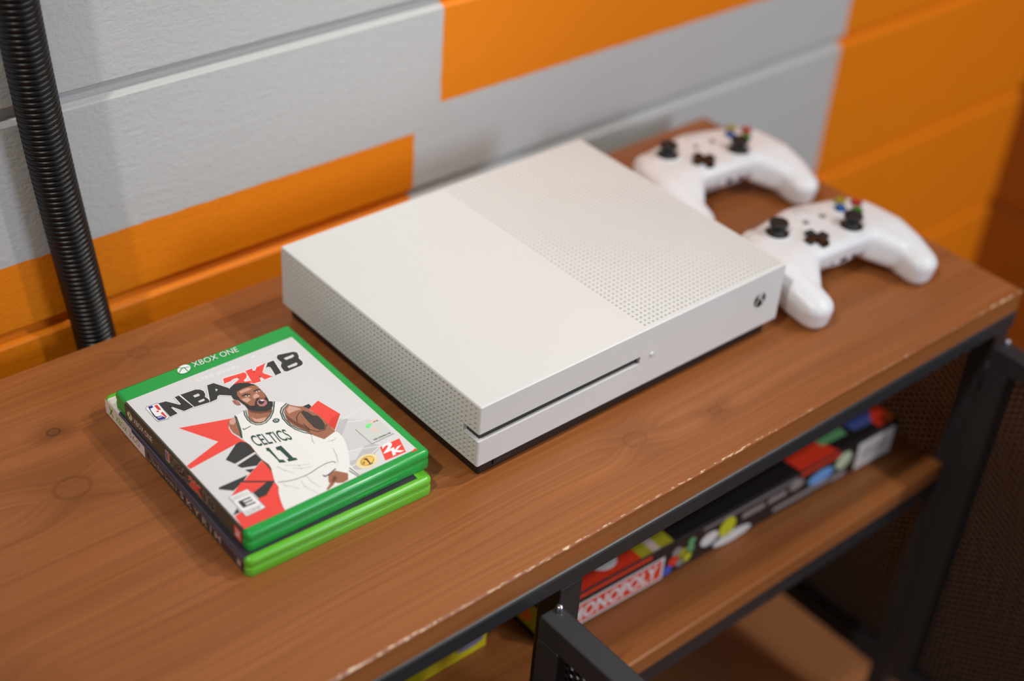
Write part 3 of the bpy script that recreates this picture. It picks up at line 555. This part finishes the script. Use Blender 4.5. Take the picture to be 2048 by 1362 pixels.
('poly',8,'skinlight',[(16.8,6.9),(20.7,9.4),(23.8,5),(25.3,1.7),(20.9,2.6),(15.8,2.4)]),
('poly',8,'skindark',[(13.6,3.9),(11.9,-3),(13.6,-12.3),(17.3,-20.7),(18.9,-18.2),(16.8,-11.6),(14.7,-5)]),
('poly',9,'tattoo',[(23.1,-1.2),(25.3,-0.7),(26.9,-3),(27.7,-8.2),(30.2,-9.9),(30.1,-15),(28.9,-20.8),(26,-23.9),(23.2,-22.7),(21.7,-18.7),(21.9,-10.8)]),
('line',9,'tattoo',0.5,[(16.1,-7.4),(18,-3.6),(22.1,-0.5),(25.8,-0.5)]),
('line',9,'tattoo',0.5,[(18.1,-11.8),(17.9,-18.3),(21.1,-23.7),(26,-24.6),(30.2,-21)]),
('poly',8,'beard',[(-2.1,47.4),(2.4,49.7),(5.8,49.3),(11.1,46.1),(13.9,41.7),(14.5,35.9),(14.2,29.2),(13,23.2),(12.2,21.2),(14.1,19.3),(11.9,15.5),(9,13.1),(5.3,13),(1.6,15.1),(-1.5,18),(-3.3,21.6),(-2.9,25.9),(-3.4,29.6),(-3.8,33.3),(-5.7,36.1),(-4.6,41.4)]),
('poly',9,'skin',[(-0.1,41.4),(5.2,42.4),(11.2,41.7),(14.4,40.3),(14.5,35.2),(13.9,28.7),(12.5,25.4),(10.7,25.7),(7.5,28.3),(4.7,25.9),(2.1,22.4),(-0.3,23.6),(-1.5,28.3),(-2.3,32.2),(-1.7,37.9)]),
('poly',10,'skinlight',[(1.8,41.2),(8.1,41.1),(10.3,38.8),(6.8,38.2),(1,38.3)]),
('poly',10,'skinlight',[(6.7,32.1),(9.9,32.9),(10.2,28.9),(7.6,28.4),(5.2,28.6)]),
('poly',10,'skinlight',[(-1.3,33.1),(2.8,32.5),(3.4,29),(-0.1,27.7),(-1.5,30.5)]),
('poly',10,'beard',[(0.6,36.3),(3.5,36.6),(6.4,34.6),(6,33.7),(3,35),(0.3,35)]),
('poly',10,'beard',[(9.6,36.2),(12.5,36.5),(14.2,35.2),(13.6,34.6),(11.7,35.1),(9.3,34.9)]),
('poly',10,'white',[(2.1,34.6),(4.2,34),(4.8,32.8),(2.9,32.6)]),
('poly',11,'beard',[(3.1,34.4),(4.3,34),(3.6,32.7),(2.8,33.1)]),
('poly',10,'white',[(10.1,34.3),(12.4,34.4),(12.9,33.3),(10.9,33)]),
('poly',11,'beard',[(11.3,34.4),(12.2,34.4),(11.8,33),(11,33.2)]),
('poly',10,'lip',[(5.6,25.2),(8.7,26.5),(10.9,25),(11,21.5),(9.7,19),(6.6,18.1),(4.4,19.6),(4.3,22.7)]),
('poly',11,'beard',[(6,24.6),(8.4,25.4),(9.9,24.4),(9.4,21.8),(6.8,20.6),(5.5,21.7)]),
('poly',12,'white',[(7.7,24.9),(8.7,25.1),(9.8,24.2),(9.7,23),(8.4,23.5)]),
('poly',8,'skin',[(-7.1,35.2),(-4.8,34.6),(-4.3,31),(-4.7,28.2),(-6.6,28.8),(-7.6,31.4)]),
('poly',9,'lip',[(-6.2,33.8),(-5.1,33.4),(-5,30.7),(-6.2,30)]),
('line',8,'green',0.7,[(-6.5,21.6),(-8.3,17.7),(-9.3,12.5),(-9.1,8.3),(-7.4,4.7),(-4.8,3.2),(-1.1,3.1),(3.8,5.5),(8.5,9.7),(12.2,14.6),(15,18.6)]),
('line',8,'green',0.5,[(-5.2,21.4),(-7.4,16.3),(-8.2,10.6),(-6.7,6.6),(-4.2,4.9),(-0.6,4.9),(4.1,7.5),(8.5,11.2)]),
('line',8,'green',0.7,[(20.4,12.5),(15.2,10.3),(12.3,7.1),(9.9,0.4),(9.5,-6.8),(10.6,-13.5),(13.5,-19.4),(16.1,-22.5),(16.5,-23.9)]),
('line',8,'green',0.6,[(21.2,11.2),(15.6,8.5),(12.8,5.2),(11,-0.9),(10.8,-8.2),(12.5,-14),(17.1,-20.9)]),
('line',8,'green',0.6,[(-13.9,20.5),(-16.4,13.8),(-19.2,5.5),(-21.9,-0.4)]),
('line',8,'green',0.6,[(-13.6,19.2),(-15.8,12.6),(-18.5,5.1),(-21.6,-1.3)]),
('line',8,'green',0.6,[(-16.4,6.5),(-16.3,5.1),(-11.2,5.7)]),
('poly',8,'green',[(3.1,2.3),(5.4,3.7),(7.5,2.9),(7.7,0.3),(5.6,-1.2),(3.3,-0.3)]),
('text',9,'white','GE',[(3.7,0.6),(6.4,0),(4.7,3.1)],0.0),
('text',8,'green','CELTICS',[(-18.5,-14.2),(4.2,-21.3),(-17.5,-2.2)],0.012),
('poly',8,'green',[(-14.6,-18.4),(-12.8,-19.3),(-13.7,-33),(-11.6,-34.4),(-11.4,-37.6),(-15.2,-35.4),(-14.7,-32.6),(-14.7,-22.2),(-15.6,-21.5)]),
('poly',8,'green',[(-9.3,-21.4),(-5.5,-22),(-5.5,-36.6),(-4.3,-37.1),(-4.1,-39.7),(-9.8,-37.9),(-9.6,-35.5),(-8.3,-35.4),(-8.5,-25.5),(-9.9,-24.2)]),
('line',8,'seam',0.5,[(-25.5,-50.5),(-21.2,-52.7),(-16.2,-54.3),(-8.8,-55.1),(-3.8,-54.7),(1.4,-53.5),(8.4,-52.8),(13,-53.7),(13.7,-55.9)]),
('line',7,'fold',0.7,[(-18.4,-37.6),(-16.4,-43.5),(-13,-48.2)]),
('line',7,'fold',0.7,[(-13.7,-39.2),(-6.5,-44.8),(-0.7,-47.2)]),
('line',7,'fold',0.7,[(-24,-52.7),(-23.5,-55.8),(-18.1,-62.9)]),
('line',7,'fold',0.7,[(-13.5,-57.9),(-14.2,-63.5),(-11.3,-73.2)]),
('line',7,'fold',0.7,[(-8.3,-55.4),(-8.5,-62.5),(-6.8,-68.7)]),
('line',7,'fold',0.7,[(-10.7,-44.7),(-7,-47.9),(-0.5,-50.2)]),
('line',8,'fold',0.6,[(21,-35.5),(24.4,-36.5),(27.6,-35.8)]),
('line',8,'fold',0.6,[(15.9,-24.8),(13.5,-29.5),(13,-32.7)]),
('line',8,'fold',0.6,[(20.2,-42.8),(18.2,-49.8),(15,-56.5)]),
('poly',8,'skin',[(3.3,-63),(5.9,-61.5),(9.5,-62.2),(14.3,-68.6),(11,-73.5),(7,-74),(4.3,-72.6),(2.8,-71),(0.8,-72.4),(-4.5,-74.3),(-5,-73.3),(-0.2,-70.1),(0.1,-68)]),
('poly',9,'skindark',[(4.6,-66.2),(6.6,-65.4),(6.1,-68.9),(2,-70.5),(1.6,-69.1)]),
('line',9,'seam',0.9,[(0.7,-61.2),(1,-62.8),(3.6,-62.7),(10.2,-60.6)]),
('line',8,'green',0.6,[(18,-64.9),(19,-74.1)]),
('line',8,'green',0.6,[(16.3,-66.9),(17.8,-74.4)]),
('poly',6,'trim',[(-57.3,-44.7),(-44,-44.8),(-43.6,-65.7),(-57.5,-65.9)]),
('poly',7,'white',[(-57,-45),(-44.4,-45.2),(-44.1,-65.3),(-57.1,-65.4)]),
('line',8,'trim',0.35,[(-56.8,-49.1),(-44.4,-49.4)]),
('line',8,'trim',0.35,[(-56.7,-61.5),(-44.5,-62.1)]),
('text',9,'trim','EVERYONE 10+',[(-56,-48.1),(-45.4,-48.2),(-56,-46.8)],0),
('text',9,'ink','E',[(-55,-58.3),(-46.4,-58.7),(-54.9,-51.6)],0.02),
('text',9,'trim','ESRB',[(-55.6,-64.5),(-46.3,-64.4),(-55.7,-62.8)],0.0),
('poly',3,'trim',[(42.4,-35.5),(60.6,-34.9),(60.8,-53.5),(42.9,-53.9)]),
('poly',4,'holo',[(42.8,-35.3),(60.8,-34.6),(60.9,-53),(43.2,-53.4)]),
('poly',5,'hologreen',[(49.6,-36.8),(51.8,-35.5),(54.2,-36.5),(55.4,-36.7),(52.9,-38.4),(50.1,-39.8),(49.2,-38.6)]),
('poly',5,'holopink',[(54.9,-33.6),(59.6,-34.4),(60,-36.4),(55.4,-36.7),(54,-36.1)]),
('poly',5,'holopink',[(51.3,-40.7),(54,-41.2),(54.3,-46.9),(50.8,-44.4)]),
('text',6,'ink','NB1295006198',[(46,-51.9),(59.1,-52.2),(46.2,-50.4)],0.01),
('text',6,'ink','SNJ',[(56.1,-36.8),(59.6,-37),(56.4,-35.7)],0.02),
('poly',3,'red',[(45.4,-59.2),(60.7,-59.2),(56.4,-72.5),(40.7,-71.9)]),
('text',4,'white','2',[(43.4,-66),(51.8,-66.3),(47.2,-58.1)],0.05),
('text',4,'white','K',[(47.2,-71),(56.5,-70.9),(49.8,-65.2)],0.05),
('poly',3,'goldpale',[(38.4,-66.4),(37.3,-68.3),(35.6,-69.8),(33.4,-70.9),(30.9,-71.5),(28.5,-71.6),(26.2,-71),(24.5,-70),(23.3,-68.5),(22.9,-66.7),(23.2,-64.8),(24.3,-63),(26,-61.5),(28.2,-60.3),(30.7,-59.7),(33.2,-59.6),(35.4,-60.2),(37.2,-61.3),(38.4,-62.8),(38.8,-64.5)]),
('poly',4,'gold',[(36.1,-66.1),(35.4,-67.3),(34.2,-68.4),(32.7,-69.2),(31.1,-69.7),(29.4,-69.7),(28,-69.3),(26.8,-68.6),(26.1,-67.6),(25.8,-66.3),(26.1,-65),(26.8,-63.7),(28,-62.6),(29.5,-61.8),(31.1,-61.4),(32.8,-61.3),(34.2,-61.7),(35.4,-62.4),(36.1,-63.5),(36.4,-64.7)]),
('line',5,'goldbrown',0.3,[(35.6,-66),(35,-67.1),(33.9,-68),(32.6,-68.7),(31.1,-69.1),(29.7,-69.1),(28.3,-68.8),(27.3,-68.2),(26.6,-67.3),(26.4,-66.2),(26.6,-65.1),(27.2,-64),(28.3,-63),(29.6,-62.3),(31,-61.9),(32.5,-61.9),(33.9,-62.2),(34.9,-62.9),(35.6,-63.8),(35.9,-64.9)]),
('text',5,'plum','#',[(26.5,-67.2),(28.6,-67.3),(27.5,-64.6)],0.0),
('poly',5,'plum',[(30.2,-62.6),(32.3,-63.1),(31.5,-69),(32.8,-69),(32.6,-69.7),(29.4,-69.6),(29.6,-68.8),(30.6,-68.8),(30.9,-64.1),(29.8,-63.8)]),
('text',30,'white','XBOX ONE',[(-9.7,80.9),(24.6,79.4),(-8.9,86.7)],-0.005),
('poly',30,'white',[(-11.4,82.8),(-12.1,81.5),(-13.2,80.3),(-14.6,79.3),(-16.1,78.8),(-17.6,78.6),(-19.1,78.8),(-20.2,79.5),(-21,80.5),(-21.3,81.7),(-21.1,83.1),(-20.5,84.4),(-19.4,85.6),(-18,86.6),(-16.5,87.2),(-14.9,87.3),(-13.5,87.1),(-12.3,86.4),(-11.6,85.4),(-11.3,84.2)]),
('line',31,'case',0.75,[(-20.8,81.3),(-17.5,84),(-15.4,84.5),(-15.2,78.7)]),
('line',31,'case',0.75,[(-18.6,86.1),(-15.6,84.2),(-12.3,83.2)]),
]

def rounded(mb, x0, x1, y0, y1, z0, z1, r, e, mat=0, n=5):
    """slab with rounded corners in plan and a soft top and bottom edge"""
    out = []
    for cx, cy, a0 in ((x1-r, y1-r, 0), (x0+r, y1-r, 90), (x0+r, y0+r, 180), (x1-r, y0+r, 270)):
        for k in range(n+1): out.append((cx, cy, radians(a0+90*k/n)))
    prof = [(e, z0), (e*0.3, z0+e*0.3), (0, z0+e), (0, z1-e), (e*0.3, z1-e*0.3), (e, z1)]; v = []; m = len(out)
    for ins, z in prof:
        for cx, cy, a in out: v.append((cx+(r-ins)*cos(a), cy+(r-ins)*sin(a), z))
    f = [(i*m+k, i*m+(k+1) % m, (i+1)*m+(k+1) % m, (i+1)*m+k) for i in range(len(prof)-1) for k in range(m)]
    mb.add(v, f, mat, True); mb.add(v[:m], [tuple(range(m))[::-1]], mat); mb.add(v[-m:], [tuple(range(m))], mat)
def game_case(name, x0, x1, y0, y1, th, plastic, loc, rz, r=0.006):
    c = empty(name, loc, rz)
    h = MB(); rounded(h, x0, x1, y0, y1, 0.0, th*0.47, r, 0.0006); h.build('back_half', plastic, c)
    h = MB(); rounded(h, x0, x1, y0, y1, th*0.49, th, r, 0.0024); h.build('front_half', plastic, c)
    h = MB(); rounded(h, x0+0.0003, x1-0.0003, y0+0.0003, y1-0.0003, th*0.4, th*0.6, r, 0.0004); h.build('seam_strip', plastic, c)
    h = MB(); h.box(x1-0.0012, x1+0.0007, (y0+y1)/2-0.013, (y0+y1)/2+0.013, th*0.2, th*0.8, b=0.0005); h.build('thumb_catch', plastic, c)
    return c
TH1 = 0.0142
G1 = plain('clear_green_plastic', (34, 160, 66), 0.18, 0.5, sss=0.15)
G2 = plain('lime_green_plastic', (104, 186, 48), 0.24, 0.5, sss=0.15)
def wrap(pr, x0, y0, y1, ink, e=0.0022):
    """the printed sheet carried round the edge from the cover to the spine"""
    p = [(x0-0.0002, TH1-e-0.0004), (x0-0.0002, TH1-e), (x0+0.3*e-0.0002, TH1-0.3*e+0.0002), (x0+e, TH1+0.00012)]
    for (a, za), (b, zb) in zip(p, p[1:]): pr.mb.quad((a, y0, za), (b, y0, zb), (b, y1, zb), (a, y1, za), pr.mi(ink))
# lower case (older, taller, lime)
LC = game_case('game_case', -0.067, 0.0695, -0.0945, 0.0975, TH1, G2, (-0.0955, 0.1051, TZ), radians(-2.0), r=0.0045)
tag(LC, 'lime green game case with a dark cover, lying under the other case', 'game case', 'stacked game cases')
pr = Print(PAL, lambda u, v, h: (u/1000, v/1000, TH1+0.0001+h)); pr.rect(0, 'night', -66.2, 60, -90, 75); pr.rect(0, 'cream', -66.2, 60, 75, 92); pr.rect(1, 'tan', 54, 56, -80, -76); pr.text(1, 'tan', 'SKYRIM', [(-40, -60), (40, -60), (-40, -45)]); wrap(pr, -0.067, -0.090, 0.075, 'night_lit'); wrap(pr, -0.067, 0.075, 0.092, 'cream'); pr.build('cover_sheet', LC)['label'] = 'dark printed cover sheet'
sp = Print(PAL, lambda s_, t, h: (-0.0672-h, -s_/1000, t/1000))
sp.rect(0, 'cream', -95, -38, 1.2, 13.2); sp.rect(0, 'night', -38, 90, 1.2, 13.2); sp.rect(1, 'night_lit', -38, 90, 8.8, 13.2); sp.rect(1, 'purple', -56, -38, 10.6, 13.2)  # upper strip of the dark spine paler, bluish light painted in
sp.line(1, 'lime', 1.6, [(-89, 3.4), (-84, 10.4)]); sp.line(1, 'lime', 1.6, [(-89, 10.4), (-84, 3.4)]); sp.text(1, 'lime', 'XBOX', [(-80, 4), (-63, 4), (-80, 9.6)], 0.01); sp.text(1, 'trim', '360', [(-61, 4), (-45, 4), (-61, 9.6)], -0.005)
sp.line(1, 'tan', 0.4, [(-36, 3), (-36, 9.5), (-30, 9.5), (-30, 3), (-36, 3)]); sp.text(2, 'tan', 'The Elder Scrolls V', [(-29, 4.0), (6, 4.0), (-29, 8.0)], 0.0); sp.text(2, 'tan', 'S K Y R I M', [(10, 3.4), (62, 3.4), (10, 8.8)], 0.012); sp.rect(2, 'tan', 82, 86, 3.5, 8)
sp.build('spine_sheet', LC)['label'] = 'spine print, white at one end and dark along the rest'
# upper case
TC = game_case('game_case', -0.0652, 0.0703, -0.0802, 0.0890, TH1, G1, (-0.0947, 0.0983, TZ+TH1+0.0002), radians(-0.8), r=0.003)
tag(TC, 'green game case with a basketball cover, on top of the other case', 'game case', 'stacked game cases')
pr = Print(PAL, lambda u, v, h: (u/1000, v/1000, TH1+0.00012+h))
pr.rect(0, 'paper', -63.8, 63.7, -73.9, 73.9)
for k, it in enumerate(sorted(ART, key=lambda q: q[1])):     # one thin film per shape, so that none share a plane
    z = 1+k*0.2
    if it[0] == 'poly': pr.poly(z, it[2], it[3])
    elif it[0] == 'line': pr.line(z, it[2], it[3], it[4])
    else: pr.text(z, it[2], it[3], it[4], it[5])
wrap(pr, -0.0652, -0.0739, 0.0739, 'dark'); pr.build('cover_sheet', TC)['label'] = 'pale cover print with a shouting basketball player and red shards'
sp = Print(PAL, lambda s_, t, h: (-0.0654-h, -s_/1000, t/1000))
sp.rect(0, 'dark', -73.9, 73.9, 0.6, 13.6); sp.ell(1, 'cream', -67.5, 7.0, 3.4, 3.4); sp.line(2, 'lime', 1.0, [(-69.6, 4.6), (-67.5, 8.2), (-65.4, 4.6)]); sp.line(2, 'lime', 1.0, [(-69.6, 9.4), (-65.4, 9.0)])
sp.text(1, 'cream', 'XBOX ONE', [(-62.5, 4.6), (-37.5, 4.6), (-62.5, 9.2)], 0.0)
sp.rect(1, 'cream', -19.5, -15.0, 3.4, 12); sp.rect(2, 'blue', -19.0, -17.3, 4.0, 11.4); sp.rect(2, 'logored', -17.0, -15.5, 4.0, 11.4)
for t, a, b, mat in (('NBA', -13.5, 8.5, 'title'), ('2K', 10.0, 26.5, 'red'), ('18', 28.0, 41.0, 'title')):
    sp.text(1, 'tan', t, [(a-.4, 2.9), (b+.4, 2.9), (a-.4, 12.3)], 0.085); sp.text(3, mat, t, [(a, 3.4), (b, 3.4), (a, 11.8)], 0.05)
sp.rect(1, 'red', 64.5, 72.5, 2.4, 11.8); sp.text(2, 'cream', '2K', [(65.5, 4), (71.5, 4), (65.5, 10)], 0.03)
sp.build('spine_sheet', TC)['label'] = 'dark grey spine print'
# added ridge standing in for a gloss highlight on the upper front edge
nk = MB(); nk.box(0.012, 0.044, -0.0810, -0.0800, 0.0028, 0.0040, b=0.0004); nk.build('highlight_ridge', G1, TC)

# ------------------------------------------------------------------ boxes on the shelf
PB = {k: print_mat(v, 0.45) for k, v in dict(black=(26, 24, 25), red=(226, 58, 30), white=(232, 228, 224), grey=(150, 142, 140), yellow=(206, 206, 40), blue=(110, 166, 226), green=(200, 214, 178), orange=(240, 132, 44), leaf=(104, 170, 112), navy=(74, 92, 160), olive=(176, 168, 40), dot=(70, 90, 200), pink=(214, 190, 178)).items()}
BH = 0.0375
bx = tag(empty('board_game_box', (0.4626, -0.0323, SZ), radians(-2.0)), 'long flat black and red board game box with white lettering on the shelf', 'board game')
bw = -0.402; bd = 0.262
MB().box(bw, 0, 0, bd, 0, BH-0.006, b=0.001).build('box_base', PB['black'], bx); MB().box(bw-0.001, 0.001, -0.001, bd+0.001, 0.006, BH, b=0.0012).build('box_lid', PB['black'], bx)
f = Print(PB, lambda u, v, h: (u/1000, -0.0012-h, v/1000), 0.00004)
f.rect(0, 'white', -381, -281, 3.2, 27); f.rect(1, 'red', -379, -283.5, 5.5, 24.8); f.text(2, 'white', 'MONOPOLY', [(-376, 7.5), (-287, 7.5), (-376, 22.5)], 0.035)
for u, v, r_, m in ((-276, 9, 5, 'dot'), (-270, 16, 6, 'red'), (-261, 19, 6, 'olive'), (-253, 20, 5, 'leaf'), (-262, 11, 5, 'grey'), (-252, 28, 4, 'leaf'), (-256, 13, 6, 'yellow'), (-268, 25, 5, 'grey')): f.ell(1, m, u, v, r_, r_*0.95)
f.ell(1, 'white', -231, 19, 10, 7); f.ell(1, 'yellow', -211, 21, 9.5, 10.5); f.ell(1, 'white', -203, 7.5, 22, 6)
f.rect(1, 'grey', -194, -168, 20.5, 26.5); f.rect(1, 'grey', -164, -142, 21, 27); f.ell(1, 'grey', -130, 26, 9, 5); f.rect(1, 'grey', -155, -84, 7.5, 12.5); f.rect(1, 'grey', -240, -130, 32.0, 34.5)
f.ell(1, 'blue', -98, 20, 16, 7); f.ell(1, 'green', -70, 24, 10, 9); f.rect(1, 'grey', -82, -64, 5, 12); f.rect(1, 'white', -52, -4, 4, 33)
for k in range(12): f.rect(2, 'grey', -46+3*k, -44.6+3*k, 11, 26)
f.rect(1, 'red', -126, -76, 32.2, 36.4); f.rect(1, 'red', -379, -296, 32.5, 36.4)
f.build('front_print', bx)
t = Print(PB, lambda u, v, h: (u/1000, v/1000, BH+0.0002+h), 0.00004)
t.rect(0, 'red', -392, -306, 0.5, 110); t.ell(1, 'white', -333, 17, 13, 11); t.ell(1, 'white', -372, 22, 10, 14); t.rect(0, 'olive', -306, -272, 0.5, 120); t.rect(1, 'pink', -294, -286, 0.5, 90)
t.build('lid_print', bx)
t = Print(PB, lambda u, v, h: (u/1000, v/1000, BH+0.0002+h), 0.00004)
t.poly(0, 'red', [(-126, 0.5), (-78, 0.5), (-86, 24), (-128, 24)]); t.poly(1, 'leaf', [(-86, 13), (-56, 12), (-53, 26), (-88, 26)]); t.poly(1, 'navy', [(-47, 11), (-25, 10), (-12, 24), (-50, 26)]); t.poly(0, 'red', [(-24, 2), (0, 4), (0, 60), (-60, 60), (-56, 22), (-24, 20)]); t.poly(1, 'orange', [(-12, 2), (-1, 4), (-1, 14)])
t.build('lid_print', bx)
l = Print(PB, lambda u, v, h: (bw-0.0012-h, 0.24-u/1000, v/1000), 0.00004); l.rect(0, 'olive', 190, 237, 8, 34); l.rect(0, 'red', 120, 190, 8, 34); l.ell(1, 'orange', 215, 20, 12, 9); l.build('end_print', bx)
YBX = tag(empty('card_game_box', (0.0285, 0.0080, SZ)), 'small yellow cardboard box with grey lettering, left of the middle post', 'game box')
MB().box(-0.19, 0, 0, 0.12, 0, 0.045, b=0.0012).build('box_body', print_mat((216, 200, 16), 0.45), YBX)
y = Print({'grey': PB['grey'], 'navy': PB['navy'], 'red': PB['red']}, lambda u, v, h: (u/1000, -0.0004-h, v/1000), 0.00004); y.ell(0, 'grey', -16.5, 12.5, 13.5, 4.5); y.text(1, 'navy', 'GAME', [(-27, 10.2), (-7, 10.2), (-27, 15)], 0.02) if False else None
for k in range(7): y.rect(1, 'navy', -26+3*k, -24.6+3*k, 10.2, 14.8)
y.rect(0, 'red', -90, -40, 20, 40); y.build('front_print', YBX)
